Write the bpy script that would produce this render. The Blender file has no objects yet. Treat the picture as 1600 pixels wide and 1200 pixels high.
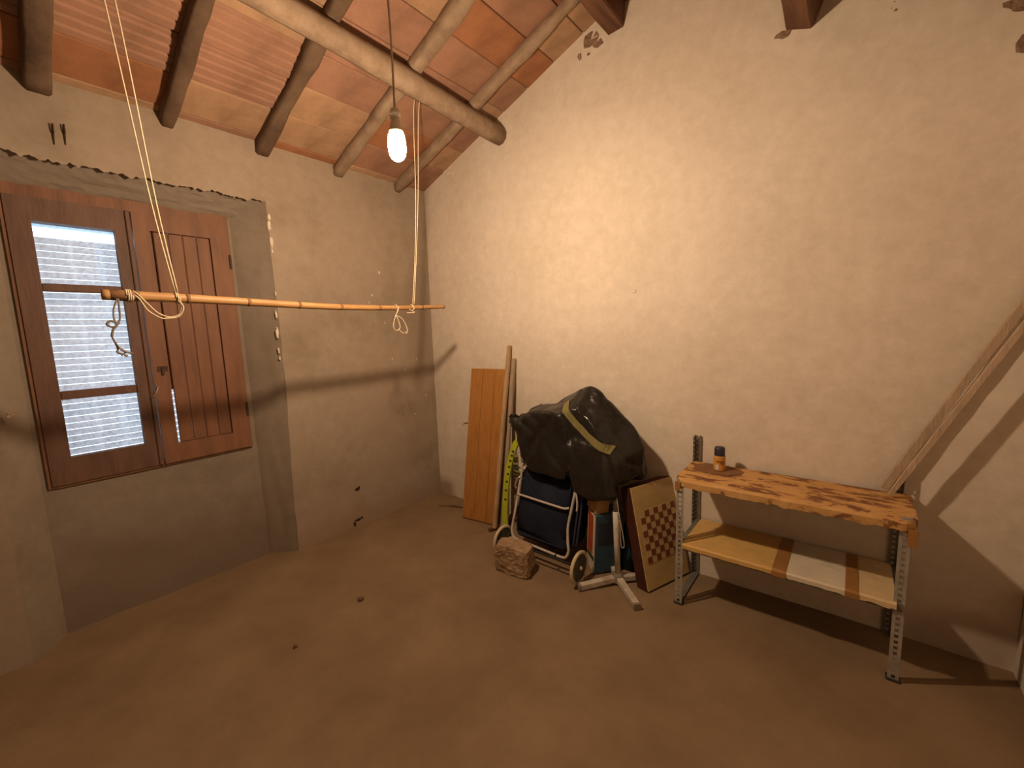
import bpy, bmesh, math, random
from mathutils import Vector, Matrix, noise
from mathutils.bvhtree import BVHTree
random.seed(7)
scene = bpy.context.scene
C = scene.collection

# ---------------------------------------------------------------- camera
cam_d = bpy.data.cameras.new('camera'); cam = bpy.data.objects.new('camera', cam_d); C.objects.link(cam)
cam_d.sensor_width = 36.0; cam_d.lens = 657.8 / 1600 * 36; cam_d.clip_start = 0.02
yaw, pit, rol = math.radians(39.04), math.radians(7.19), math.radians(-1.95)
F_ = Vector((-math.sin(yaw)*math.cos(pit), math.cos(yaw)*math.cos(pit), -math.sin(pit)))
R0 = Vector((math.cos(yaw), math.sin(yaw), 0)); U0 = R0.cross(F_)
R_ = math.cos(rol)*R0 + math.sin(rol)*U0; U_ = -math.sin(rol)*R0 + math.cos(rol)*U0
mw = Matrix((R_, U_, -F_)).transposed().to_4x4(); mw.translation = Vector((2.9946, -2.5633, 1.5))
cam.matrix_world = mw
scene.camera = cam

# ---------------------------------------------------------------- world, exposure
w = bpy.data.worlds.new('sky'); scene.world = w; w.use_nodes = True
w.node_tree.nodes['Background'].inputs[0].default_value = (0.66, 0.86, 1.0, 1)
w.node_tree.nodes['Background'].inputs[1].default_value = 4.7
vs = scene.view_settings
vs.view_transform = 'Standard'; vs.look = 'None'; vs.exposure = 0.0; vs.gamma = 1.0; vs.use_curve_mapping = False
BULB = Vector((1.581, -1.4766, 2.239)); BULB_COLOR = (1.0, 0.70, 0.45); BULB_STRENGTH = 1500.0

# ---------------------------------------------------------------- materials
def new_mat(name):
    m = bpy.data.materials.new(name); m.use_nodes = True
    nt = m.node_tree; return m, nt, nt.nodes['Principled BSDF']
def N(nt, t, **kw):
    n = nt.nodes.new(t)
    for k, v in kw.items():
        if k.startswith('_'): setattr(n, k[1:], v)
        else: n.inputs[k].default_value = v
    return n
def ramp(nt, stops):
    r = nt.nodes.new('ShaderNodeValToRGB'); e = r.color_ramp.elements
    while len(e) < len(stops): e.new(0.5)
    for el, (p, c) in zip(e, stops): el.position = p; el.color = (*c, 1) if len(c) == 3 else c
    return r
def mat(name, stops, scale=6.0, rough=0.8, bump=0.15, stretch=(1, 1, 1), detail=8.0, bscale=None, spec=0.3, metal=0.0, dist=0.01, distort=0.0):
    """procedural material: noise-driven colour and fine relief"""
    m, nt, b = new_mat(name); L = nt.links
    tc = N(nt, 'ShaderNodeTexCoord'); mp = N(nt, 'ShaderNodeMapping'); mp.inputs['Scale'].default_value = stretch
    L.new(tc.outputs['Object'], mp.inputs['Vector'])
    n1 = N(nt, 'ShaderNodeTexNoise', Scale=scale, Detail=detail, Roughness=0.62, Distortion=distort)
    L.new(mp.outputs['Vector'], n1.inputs['Vector'])
    r = ramp(nt, stops); L.new(n1.outputs['Fac'], r.inputs['Fac']); L.new(r.outputs['Color'], b.inputs['Base Color'])
    b.inputs['Roughness'].default_value = rough; b.inputs['Specular IOR Level'].default_value = spec; b.inputs['Metallic'].default_value = metal
    if bump:
        n2 = N(nt, 'ShaderNodeTexNoise', Scale=bscale or scale*5, Detail=6.0); L.new(mp.outputs['Vector'], n2.inputs['Vector'])
        bp = N(nt, 'ShaderNodeBump', Strength=bump, Distance=dist); L.new(n2.outputs['Fac'], bp.inputs['Height']); L.new(bp.outputs['Normal'], b.inputs['Normal'])
    return m
def sc(c, k): return tuple(min(1, x*k) for x in c)
def tri(c, v=0.2): return [(0.3, sc(c, 1-v)), (0.5, c), (0.72, sc(c, 1+v))]

def plaster(name, base, dark, stains=()):
    """old plaster: broad mottling, trowel streaks, and stains; stains = list of (centre, size, colour, strength)"""
    m, nt, b = new_mat(name); L = nt.links
    tc = N(nt, 'ShaderNodeTexCoord')
    n1 = N(nt, 'ShaderNodeTexNoise', Scale=1.6, Detail=7.0, Roughness=0.6); L.new(tc.outputs['Object'], n1.inputs['Vector'])
    r1 = ramp(nt, [(0.32, dark), (0.5, sc(base, .93)), (0.7, base)]); L.new(n1.outputs['Fac'], r1.inputs['Fac'])
    n2 = N(nt, 'ShaderNodeTexNoise', Scale=14.0, Detail=9.0, Roughness=0.7); L.new(tc.outputs['Object'], n2.inputs['Vector'])
    r2 = ramp(nt, [(0.3, (.86, .85, .83)), (0.65, (1, 1, 1))]); L.new(n2.outputs['Fac'], r2.inputs['Fac'])
    mx = N(nt, 'ShaderNodeMix', _data_type='RGBA', _blend_type='MULTIPLY'); mx.inputs[0].default_value = 1
    L.new(r1.outputs['Color'], mx.inputs[6]); L.new(r2.outputs['Color'], mx.inputs[7])
    col = mx.outputs[2]
    for (cen, size, colr, strength) in stains:
        mp = N(nt, 'ShaderNodeMapping'); mp.vector_type = 'POINT'
        mp.inputs['Scale'].default_value = tuple(1/s for s in size)
        mp.inputs['Location'].default_value = tuple(-c/s for c, s in zip(cen, size))
        nz = N(nt, 'ShaderNodeTexNoise', Scale=5.0, Detail=6.0); L.new(tc.outputs['Object'], nz.inputs['Vector'])
        L.new(tc.outputs['Object'], mp.inputs['Vector'])
        ln = N(nt, 'ShaderNodeVectorMath', _operation='LENGTH'); L.new(mp.outputs['Vector'], ln.inputs[0])
        ad = N(nt, 'ShaderNodeMath', _operation='MULTIPLY_ADD'); ad.inputs[1].default_value = 1.3
        L.new(nz.outputs['Fac'], ad.inputs[0]); L.new(ln.outputs['Value'], ad.inputs[2])
        rr = ramp(nt, [(0.0, (1, 1, 1)), (0.62, (1, 1, 1)), (0.95, (0, 0, 0))])
        sb = N(nt, 'ShaderNodeMath', _operation='MULTIPLY'); sb.inputs[1].default_value = 0.55
        L.new(ad.outputs[0], sb.inputs[0]); L.new(sb.outputs[0], rr.inputs['Fac'])
        fc = N(nt, 'ShaderNodeMath', _operation='MULTIPLY'); fc.inputs[1].default_value = strength
        L.new(rr.outputs['Color'], fc.inputs[0])
        m2 = N(nt, 'ShaderNodeMix', _data_type='RGBA'); L.new(fc.outputs[0], m2.inputs[0]); L.new(col, m2.inputs[6]); m2.inputs[7].default_value = (*colr, 1)
        col = m2.outputs[2]
    L.new(col, b.inputs['Base Color']); b.inputs['Roughness'].default_value = 0.92; b.inputs['Specular IOR Level'].default_value = 0.15
    n3 = N(nt, 'ShaderNodeTexNoise', Scale=45.0, Detail=6.0); L.new(tc.outputs['Object'], n3.inputs['Vector'])
    n4 = N(nt, 'ShaderNodeTexNoise', Scale=7.0, Detail=4.0); L.new(tc.outputs['Object'], n4.inputs['Vector'])
    b1 = N(nt, 'ShaderNodeBump', Strength=0.12, Distance=0.004); L.new(n3.outputs['Fac'], b1.inputs['Height'])
    b2 = N(nt, 'ShaderNodeBump', Strength=0.16, Distance=0.02); L.new(n4.outputs['Fac'], b2.inputs['Height']); L.new(b1.outputs['Normal'], b2.inputs['Normal'])
    L.new(b2.outputs['Normal'], b.inputs['Normal'])
    return m

M = {}
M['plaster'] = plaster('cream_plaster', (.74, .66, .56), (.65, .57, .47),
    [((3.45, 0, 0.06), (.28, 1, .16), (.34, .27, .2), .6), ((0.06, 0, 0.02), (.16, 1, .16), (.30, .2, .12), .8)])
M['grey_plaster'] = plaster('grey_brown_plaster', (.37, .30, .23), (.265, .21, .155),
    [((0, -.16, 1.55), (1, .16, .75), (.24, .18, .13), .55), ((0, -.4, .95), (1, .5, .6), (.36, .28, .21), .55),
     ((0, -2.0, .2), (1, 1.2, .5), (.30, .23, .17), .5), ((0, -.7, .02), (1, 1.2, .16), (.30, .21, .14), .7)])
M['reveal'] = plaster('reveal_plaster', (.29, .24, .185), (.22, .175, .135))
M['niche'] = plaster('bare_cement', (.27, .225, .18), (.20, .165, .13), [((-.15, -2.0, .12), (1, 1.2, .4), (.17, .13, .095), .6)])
M['floor'] = mat('dusty_floor', [(.25, (.185, .123, .070)), (.5, (.232, .158, .091)), (.75, (.285, .20, .12))], scale=2.6, rough=.85, bump=.25, bscale=60, detail=10, spec=.25, dist=.006)
M['tile_a'] = mat('terracotta', tri((.30, .135, .066), .3), 5, .88, .2)
M['tile_b'] = mat('terracotta_pink', tri((.30, .165, .108), .3), 4, .88, .2)
M['tile_c'] = mat('terracotta_dust', tri((.36, .225, .135), .3), 6, .9, .25)
M['mortar'] = mat('roof_mortar', tri((.30, .22, .16), .25), 8, .95, .3)
M['beam'] = mat('old_timber', [(.3, (.08, .05, .032)), (.5, (.13, .083, .052)), (.75, (.19, .13, .085))], 5, .85, .5, stretch=(1, 1, 1), bscale=22)
M['log'] = mat('grey_log', [(.3, (.19, .13, .085)), (.5, (.28, .20, .135)), (.75, (.37, .28, .2))], 9, .88, .5, bscale=26)
M['dark_beam'] = mat('stained_beam', [(.3, (.07, .03, .016)), (.5, (.13, .06, .03)), (.75, (.19, .09, .045))], 5, .6, .4, stretch=(4, .6, 4))
M['win_wood'] = mat('red_brown_paint', [(.3, (.135, .062, .034)), (.5, (.185, .085, .044)), (.75, (.23, .11, .06))], 5, .6, .2, stretch=(3, 3, .5), spec=.35)
M['sash_wood'] = mat('backlit_brown_paint', [(.3, (.09, .047, .033)), (.5, (.125, .066, .045)), (.75, (.165, .09, .06))], 6, .6, .2, stretch=(3, 3, .6), spec=.35)  # window brown darkened: backlit shade painted into the sash
M['iron'] = mat('rusty_iron', tri((.075, .045, .032), .4), 30, .7, .3, metal=.4)
M['hole'] = mat('crumbled_hole', tri((.035, .022, .015), .4), 40, .95, .4)
M['chip'] = mat('bare_plaster', tri((.66, .58, .47), .2), 30, .95, .5)
M['rubble'] = mat('bare_rubble', tri((.25, .165, .11), .35), 14, .95, .8, bscale=30, dist=.03)
M['cane'] = mat('cane', [(.3, (.29, .15, .052)), (.5, (.38, .21, .08)), (.75, (.47, .29, .13))], 10, .45, .15, stretch=(6, .7, 6), spec=.4)
M['cane_node'] = mat('cane_node', tri((.19, .10, .045), .3), 30, .7, .3)
M['string'] = mat('string', tri((.62, .52, .36), .15), 60, .9, .3)
M['string_shade'] = mat('shaded_string', tri((.20, .165, .13), .2), 60, .9, .3)  # darker copy of the string; the tangle's backlit shade is in the colour
M['flex'] = mat('flex', tri((.46, .38, .28), .2), 40, .6, .1)
M['socket'] = mat('socket', tri((.72, .66, .56), .1), 20, .5, .1)
M['panel_wood'] = mat('orange_veneer', [(.25, (.30, .125, .028)), (.5, (.37, .165, .04)), (.8, (.44, .21, .06))], 3, .5, .1, stretch=(14, 14, .6), spec=.35)
M['panel_edge'] = mat('veneer_edge', tri((.14, .06, .02), .3), 14, .7, .2)
M['batten'] = mat('raw_batten', tri((.42, .28, .16), .3), 4, .85, .3, stretch=(12, 12, .8))
M['batten_grey'] = mat('grey_batten', tri((.34, .26, .18), .25), 4, .85, .3, stretch=(12, 12, .8))
M['dark_red'] = mat('dark_red_wood', tri((.13, .05, .025), .3), 8, .7, .2)
M['lime'] = mat('lime_plastic', tri((.42, .47, .03), .12), 12, .45, .05, spec=.4)
M['dark_mark'] = mat('dark_print', tri((.05, .06, .02), .2), 30, .6, .05)
M['navy'] = mat('navy_fabric', [(.3, (.008, .011, .022)), (.5, (.014, .018, .034)), (.75, (.022, .027, .045))], 5, .85, .3, bscale=160, spec=.2)
M['navy2'] = mat('navy_piping', tri((.03, .036, .055), .2), 20, .7, .1)
M['white_metal'] = mat('white_metal', tri((.50, .46, .41), .15), 24, .4, .1, spec=.5)
M['chrome'] = mat('bright_metal', tri((.75, .72, .66), .1), 24, .25, .0, metal=.9)
M['tyre'] = mat('cream_tyre', tri((.60, .50, .34), .15), 24, .6, .15)
M['hub'] = mat('dark_hub', tri((.085, .085, .06), .2), 24, .5, .1)
M['axle'] = mat('dark_axle', tri((.05, .045, .04), .2), 24, .5, .1, metal=.5)
M['stone'] = mat('rough_sandstone', [(.3, (.25, .16, .09)), (.5, (.36, .245, .145)), (.75, (.46, .33, .21))], 11, .95, .9, bscale=38, dist=.02)
M['strap'] = mat('olive_webbing', tri((.19, .165, .06), .15), 40, .8, .2)
M['cardboard'] = mat('cardboard', tri((.40, .24, .11), .15), 9, .85, .1)
M['blue'] = mat('blue_card', tri((.04, .085, .125), .25), 9, .6, .1)
M['red'] = mat('red_print', tri((.40, .075, .025), .15), 9, .6, .05)
M['whiteprint'] = mat('white_print', tri((.62, .55, .44), .12), 12, .6, .05)
M['stand'] = mat('dirty_white_paint', [(.3, (.36, .31, .25)), (.5, (.55, .50, .42)), (.75, (.64, .59, .5))], 14, .6, .2)
M['stand_grey'] = mat('grey_plastic', tri((.23, .20, .17), .15), 14, .6, .1)
M['board_tan'] = mat('tan_board', tri((.52, .38, .17), .1), 6, .5, .08, stretch=(1, 1, 6), spec=.35)
M['board_dark'] = mat('inlay_brown', tri((.20, .065, .03), .2), 18, .5, .05)
M['board_light'] = mat('inlay_cream', tri((.55, .43, .22), .1), 18, .5, .05)
M['board_side'] = mat('dark_mahogany', tri((.065, .022, .014), .25), 7, .5, .1)
M['galv'] = mat('galvanised', tri((.40, .38, .34), .2), 18, .55, .1, metal=.35)
M['galv_dark'] = mat('dull_galvanised', tri((.19, .18, .16), .25), 18, .6, .1, metal=.35)
M['tape'] = mat('brown_tape', tri((.32, .155, .045), .12), 9, .4, .05, spec=.4)
M['liner_amber'] = mat('amber_liner', tri((.60, .38, .13), .12), 7, .6, .1)
M['liner_white'] = mat('white_liner', tri((.66, .58, .45), .12), 7, .6, .1)
M['liner_cream'] = mat('cream_liner', tri((.62, .47, .26), .12), 7, .6, .1)
M['cover'] = mat('peeled_cover', [(.36, (.15, .065, .028)), (.455, (.24, .11, .045)), (.485, (.50, .28, .10)), (.75, (.60, .37, .15))], 7, .8, .4, stretch=(1.0, 2.4, 1), bscale=30, distort=.7)
M['torn'] = mat('torn_brown_paper', tri((.21, .105, .05), .2), 12, .9, .3)
M['can'] = mat('orange_can', tri((.58, .28, .055), .12), 20, .4, .03, spec=.5)
M['can_dark'] = mat('label_ink', tri((.18, .075, .02), .2), 60, .5, .03)
M['cap'] = mat('navy_cap', tri((.03, .03, .055), .2), 20, .35, .03, spec=.5)
M['pole'] = mat('weathered_pole', tri((.43, .32, .22), .25), 3.5, .85, .4, stretch=(8, 8, 1.2))
M['twig'] = mat('twig', tri((.16, .095, .05), .3), 20, .9, .3)
M['blind_head'] = mat('blind_box', tri((.35, .45, .55), .1), 8, .6, .05)

def bag_mat():
    m, nt, b = new_mat('black_plastic'); L = nt.links
    tc = N(nt, 'ShaderNodeTexCoord')
    b.inputs['Base Color'].default_value = (.016, .014, .012, 1); b.inputs['Roughness'].default_value = .4; b.inputs['Specular IOR Level'].default_value = .45
    n1 = N(nt, 'ShaderNodeTexNoise', Scale=26.0, Detail=6.0, Distortion=2.0); L.new(tc.outputs['Object'], n1.inputs['Vector'])
    n2 = N(nt, 'ShaderNodeTexVoronoi', Scale=13.0); n2.feature = 'DISTANCE_TO_EDGE'; L.new(tc.outputs['Object'], n2.inputs['Vector'])
    b1 = N(nt, 'ShaderNodeBump', Strength=.24, Distance=.012); L.new(n1.outputs['Fac'], b1.inputs['Height'])
    b2 = N(nt, 'ShaderNodeBump', Strength=.06, Distance=.02); L.new(n2.outputs['Distance'], b2.inputs['Height']); L.new(b1.outputs['Normal'], b2.inputs['Normal'])
    L.new(b2.outputs['Normal'], b.inputs['Normal'])
    n3 = N(nt, 'ShaderNodeTexNoise', Scale=4.0, Detail=4.0); L.new(tc.outputs['Object'], n3.inputs['Vector'])
    r = ramp(nt, [(.42, (.12,)*3), (.60, (.46,)*3)]); L.new(n3.outputs['Fac'], r.inputs['Fac']); L.new(r.outputs['Color'], b.inputs['Roughness'])
    return m
M['bag'] = bag_mat()
def bulb_mat():
    m = bpy.data.materials.new('lit_bulb'); m.use_nodes = True; nt = m.node_tree; nt.nodes.clear()
    e = N(nt, 'ShaderNodeEmission', Strength=BULB_STRENGTH); e.inputs['Color'].default_value = (*BULB_COLOR, 1)
    o = N(nt, 'ShaderNodeOutputMaterial'); nt.links.new(e.outputs[0], o.inputs[0]); return m
M['bulb'] = bulb_mat()
def glass_mat():
    m = bpy.data.materials.new('dusty_pane'); m.use_nodes = True; nt = m.node_tree; nt.nodes.clear(); L = nt.links
    t = N(nt, 'ShaderNodeBsdfTransparent'); t.inputs[0].default_value = (.95, .96, .98, 1)
    g = N(nt, 'ShaderNodeBsdfGlossy', Roughness=.05); fr = N(nt, 'ShaderNodeFresnel', IOR=1.45)
    d = N(nt, 'ShaderNodeBsdfDiffuse'); d.inputs[0].default_value = (.6, .6, .62, 1)
    tc = N(nt, 'ShaderNodeTexCoord'); nz = N(nt, 'ShaderNodeTexNoise', Scale=60.0, Detail=5.0); L.new(tc.outputs['Object'], nz.inputs['Vector'])
    r = ramp(nt, [(.45, (.02,)*3), (.7, (.16,)*3)]); L.new(nz.outputs['Fac'], r.inputs['Fac'])
    m1 = N(nt, 'ShaderNodeMixShader'); L.new(r.outputs['Color'], m1.inputs[0]); L.new(t.outputs[0], m1.inputs[1]); L.new(d.outputs[0], m1.inputs[2])
    m2 = N(nt, 'ShaderNodeMixShader'); L.new(fr.outputs[0], m2.inputs[0]); L.new(m1.outputs[0], m2.inputs[1]); L.new(g.outputs[0], m2.inputs[2])
    o = N(nt, 'ShaderNodeOutputMaterial'); L.new(m2.outputs[0], o.inputs[0]); return m
M['glass'] = glass_mat()
def slat_mat():
    m = bpy.data.materials.new('blind_slat'); m.use_nodes = True; nt = m.node_tree; nt.nodes.clear(); L = nt.links
    t = N(nt, 'ShaderNodeBsdfTranslucent'); d = N(nt, 'ShaderNodeBsdfDiffuse')
    tc = N(nt, 'ShaderNodeTexCoord'); nz = N(nt, 'ShaderNodeTexNoise', Scale=30.0, Detail=5.0); L.new(tc.outputs['Object'], nz.inputs['Vector'])
    r = ramp(nt, [(.35, (.56, .53, .54)), (.65, (.74, .70, .70))]); L.new(nz.outputs['Fac'], r.inputs['Fac'])
    L.new(r.outputs['Color'], t.inputs[0]); d.inputs[0].default_value = (.75, .74, .74, 1)
    mx = N(nt, 'ShaderNodeMixShader'); mx.inputs[0].default_value = .35; L.new(t.outputs[0], mx.inputs[1]); L.new(d.outputs[0], mx.inputs[2])
    o = N(nt, 'ShaderNodeOutputMaterial'); L.new(mx.outputs[0], o.inputs[0]); return m
M['slat'] = slat_mat()

# ---------------------------------------------------------------- helpers
def obj(name, bm, m, parent=None, smooth=False, data=None, inv=True):
    if data is None:
        me = bpy.data.meshes.new(name)
        bmesh.ops.recalc_face_normals(bm, faces=bm.faces) if inv else None
        bm.to_mesh(me); bm.free()
        for mm in (m if isinstance(m, (list, tuple)) else [m]): me.materials.append(M[mm])
        if smooth:
            for p in me.polygons: p.use_smooth = True
    else: me = data
    o = bpy.data.objects.new(name, me); C.objects.link(o)
    if parent is not None: o.parent = parent; o.matrix_parent_inverse = Matrix.Translation(parent.location).inverted() if parent.type == 'EMPTY' else Matrix.Identity(4)
    return o
def thing(name, loc, label=None, cat=None, group=None, kind=None):
    o = bpy.data.objects.new(name, None); C.objects.link(o); o.location = loc; o.empty_display_size = .1
    return tag(o, label, cat, group, kind)
def tag(o, label=None, cat=None, group=None, kind=None):
    for k, v in (('label', label), ('category', cat), ('group', group), ('kind', kind)):
        if v: o[k] = v
    return o
def box(bm, lo, hi, mi=0, mtx=None):
    vs_ = [bm.verts.new((x, y, z)) for x in (lo[0], hi[0]) for y in (lo[1], hi[1]) for z in (lo[2], hi[2])]
    if mtx:
        for v in vs_: v.co = mtx @ v.co
    for f in ((0, 1, 3, 2), (4, 6, 7, 5), (0, 4, 5, 1), (2, 3, 7, 6), (0, 2, 6, 4), (1, 5, 7, 3)):
        bm.faces.new([vs_[i] for i in f]).material_index = mi
    return vs_
def bevel(bm, w_, seg=1):
    bmesh.ops.bevel(bm, geom=list(bm.edges), offset=w_, segments=seg, affect='EDGES', clamp_overlap=True); return bm
def bbox(lo, hi, bev=0.0, seg=1, mtx=None):
    bm = bmesh.new(); box(bm, lo, hi, 0, mtx)
    if bev: bevel(bm, bev, seg)
    return bm
def grid(bm, P, nu, nv, mi=0):
    rows = [[bm.verts.new(P(i/nu, j/nv)) for i in range(nu+1)] for j in range(nv+1)]
    for j in range(nv):
        for i in range(nu):
            bm.faces.new((rows[j][i], rows[j][i+1], rows[j+1][i+1], rows[j+1][i])).material_index = mi
    return rows
def nz(x, y, z, s=1.0): return noise.noise(Vector((x*s, y*s, z*s)))
def frames(pts):
    pts = [Vector(p) for p in pts]; out = []; n = None
    for i, p in enumerate(pts):
        t = (pts[min(i+1, len(pts)-1)] - pts[max(i-1, 0)]).normalized()
        if n is None: n = t.orthogonal().normalized()
        n = (n - t*n.dot(t)); n = n.normalized() if n.length > 1e-6 else t.orthogonal().normalized()
        out.append((p, t, n, t.cross(n)))
    return out
def tube(bm, pts, r, seg=8, closed=False, cap=True, mi=0):
    fr = frames(pts); rings = []
    for i, (p, t, n, b) in enumerate(fr):
        rr = r[i] if isinstance(r, (list, tuple)) else r
        rings.append([bm.verts.new(p + rr*(math.cos(2*math.pi*k/seg)*n + math.sin(2*math.pi*k/seg)*b)) for k in range(seg)])
    m_ = len(rings)
    for i in range(m_ if closed else m_-1):
        a, c = rings[i], rings[(i+1) % m_]
        for k in range(seg): bm.faces.new((a[k], a[(k+1) % seg], c[(k+1) % seg], c[k])).material_index = mi
    if cap and not closed:
        bm.faces.new(rings[0][::-1]).material_index = mi; bm.faces.new(rings[-1]).material_index = mi
    return bm
def smoothpts(pts, n=6):
    P = [Vector(p) for p in pts]; out = []
    for i in range(len(P)-1):
        a, b, c, d = P[max(i-1, 0)], P[i], P[i+1], P[min(i+2, len(P)-1)]
        for k in range(n):
            t = k/n
            out.append(.5*((2*b) + (c-a)*t + (2*a-5*b+4*c-d)*t*t + (3*b-a-3*c+d)*t**3))
    out.append(P[-1]); return out
def lathe(bm, prof, cen, axis='Z', seg=20, mi=0):
    rings = []
    for r, h in prof:
        ring = []
        for k in range(seg):
            a = 2*math.pi*k/seg; x, y = r*math.cos(a), r*math.sin(a)
            v = Vector((x, y, h)) if axis == 'Z' else Vector((h, x, y))
            ring.append(bm.verts.new(Vector(cen)+v))
        rings.append(ring)
    for i in range(len(rings)-1):
        for k in range(seg): bm.faces.new((rings[i][k], rings[i][(k+1) % seg], rings[i+1][(k+1) % seg], rings[i+1][k])).material_index = mi
    bm.faces.new(rings[0][::-1]).material_index = mi; bm.faces.new(rings[-1]).material_index = mi
    return bm
def beam(bm, a, b, w_, h_, up=(0, 0, 1), seg=14, rough=.006, seed=0, rnd=.25, mi=0):
    """hand-hewn timber: chamfered section swept from a to b with uneven faces"""
    a, b = Vector(a), Vector(b); t = (b-a).normalized(); s = t.cross(Vector(up)).normalized(); u = s.cross(t)
    sec = []
    for sx, sy in ((1, 1), (-1, 1), (-1, -1), (1, -1)):
        c1, c2 = (1-rnd), 1
        pts = [(sx*c2, sy*c1), (sx*c1, sy*c2)]
        sec += pts if sx*sy > 0 else pts[::-1]
    rings = []
    for i in range(seg+1):
        p = a.lerp(b, i/seg); ring = []
        for k, (x, y) in enumerate(sec):
            q = p + s*x*w_/2 + u*y*h_/2
            d = nz(q.x+seed*7, q.y, q.z, 4.0)*rough*1.6 + nz(q.x, q.y+seed*3, q.z, 13.0)*rough
            ring.append(bm.verts.new(q + (s*x+u*y).normalized()*d))
        rings.append(ring)
    n = len(sec)
    for i in range(seg):
        for k in range(n): bm.faces.new((rings[i][k], rings[i][(k+1) % n], rings[i+1][(k+1) % n], rings[i+1][k])).material_index = mi
    bm.faces.new(rings[0][::-1]).material_index = mi; bm.faces.new(rings[-1]).material_index = mi
    return bm

# ---------------------------------------------------------------- room shell
RX, RZ0, SL, YB = 3.6, 2.735, .37, -5.4
XM = RX/2
def roofz(x): return RZ0 + SL*(x if x <= XM else RX-x)
# floor
bm = bmesh.new()
grid(bm, lambda u, v: Vector((-.15+u*(RX+.3), YB-.1+v*(-YB+.2), .006*nz(u*3.6, v*4.3, 0, 1.6)+.003*nz(u*3.6, v*4.3, 3, 7)-.004)), 90, 110)
box(bm, (-.5, YB-.4, -.2), (RX+.4, .4, -.05))
tag(obj('floor', bm, 'floor', smooth=False), 'dusty brown concrete floor', kind='structure')
# gable wall
def wb(x, z): return -.004 + .006*nz(x, 0, z, 1.7) + .0025*nz(x, 5, z, 8)
bm = bmesh.new()
grid(bm, lambda u, v: Vector((u*RX, wb(u*RX, v*3), -.02 + v*(roofz(u*RX)+.06))), 110, 100)
box(bm, (-.4, .04, -.1), (RX+.4, .34, 3.6))
wall_back = tag(obj('wall_back', bm, 'plaster', smooth=False), 'cream plastered gable wall', kind='structure')
# right wall and the wall behind the camera
bm = bmesh.new()
grid(bm, lambda u, v: Vector((RX + .006*nz(0, u*4, v*3, 1.7), YB+u*(-YB), -.02+v*2.82)), 60, 40)
box(bm, (RX+.04, YB-.3, -.1), (RX+.3, .3, 2.9))
tag(obj('wall_right', bm, 'plaster'), 'cream plastered right wall', kind='structure')
bm = bmesh.new()
grid(bm, lambda u, v: Vector((u*RX, YB, -.02+v*(roofz(u*RX)+.06))), 40, 30)
box(bm, (-.4, YB-.3, -.1), (RX+.4, YB-.04, 3.6))
tag(obj('wall_front', bm, 'plaster'), 'plastered wall behind the viewer', kind='structure')

# window wall with its shallow splayed niche
WY0, WY1, WZ0, WZ1 = -2.4425, -1.524, .785, 2.268
ND = -.15
def jag(t, s=1.0): return .016*nz(t*9, 1.7, 0)*s + .012*nz(t*31, 4.1, 0)*s + .010*nz(t*70, 2, 1)*s
def yR(z): return -1.325 + .012*nz(z, 3, 1, 1.2) + .006*nz(z, 8, 2, 7) - .02*max(0, 1-z)
def yL(z): return -2.60 + .01*nz(z, 5, 9, 2)
def yRb(z): return -1.478 - .018*(z/2.2)
def yLb(z): return -2.475 - .0*(z)
def ztop(y): return 2.372 + jag(y)
def wl(y, z): return .004*nz(0, y, z, 1.7) + .0025*nz(4, y, z, 8)
bm = bmesh.new(); HZ = 2.80
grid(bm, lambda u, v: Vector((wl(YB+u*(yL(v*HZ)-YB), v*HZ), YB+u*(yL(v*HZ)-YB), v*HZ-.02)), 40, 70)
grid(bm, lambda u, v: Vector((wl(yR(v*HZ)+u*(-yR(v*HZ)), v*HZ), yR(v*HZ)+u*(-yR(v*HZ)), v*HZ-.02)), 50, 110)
def lint(u, v):
    y = yL(2.4)+u*(yR(2.4)-yL(2.4)); z0 = ztop(y); z = z0+v*(HZ-.02-z0); return Vector((wl(y, z)+.004, y, z))
grid(bm, lint, 260, 16)
def lip(u, v):
    y = yL(2.4)+u*(yR(2.4)-yL(2.4)); return Vector((.004-v*.03, y, ztop(y)+v*(.018-.8*jag(y))))
grid(bm, lip, 260, 2)
def soff(u, v):
    y = yL(2.4)+u*(yR(2.4)-yL(2.4)); return Vector((-.026+v*(ND+.026), y, 2.390+.008*nz(y, v, 0, 6)+.004*nz(y, v, 0, 20)+v*(2.262-2.390)))
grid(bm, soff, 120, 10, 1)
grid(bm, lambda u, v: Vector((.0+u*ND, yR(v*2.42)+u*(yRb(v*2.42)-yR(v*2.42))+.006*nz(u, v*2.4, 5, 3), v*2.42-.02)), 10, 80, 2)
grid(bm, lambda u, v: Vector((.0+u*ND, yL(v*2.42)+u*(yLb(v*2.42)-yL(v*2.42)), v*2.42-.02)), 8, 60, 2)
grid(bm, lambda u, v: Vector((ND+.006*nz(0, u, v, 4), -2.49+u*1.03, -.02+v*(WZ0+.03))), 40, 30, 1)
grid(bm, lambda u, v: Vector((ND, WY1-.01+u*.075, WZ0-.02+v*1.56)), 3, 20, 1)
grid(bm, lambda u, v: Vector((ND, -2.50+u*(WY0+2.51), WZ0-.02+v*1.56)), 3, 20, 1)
for lo, hi in (((-.46, YB-.2, -.1), (ND-.012, WY0, 2.85)), ((-.46, WY1, -.1), (ND-.012, .25, 2.85)), ((-.46, WY0, -.1), (ND-.012, WY1, WZ0)), ((-.46, WY0, WZ1), (ND-.012, WY1, 2.85))): box(bm, lo, hi)
wall_left = tag(obj('wall_left', bm, ['grey_plaster', 'niche', 'reveal']), 'grey-brown plastered wall with the window niche', kind='structure')

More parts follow.
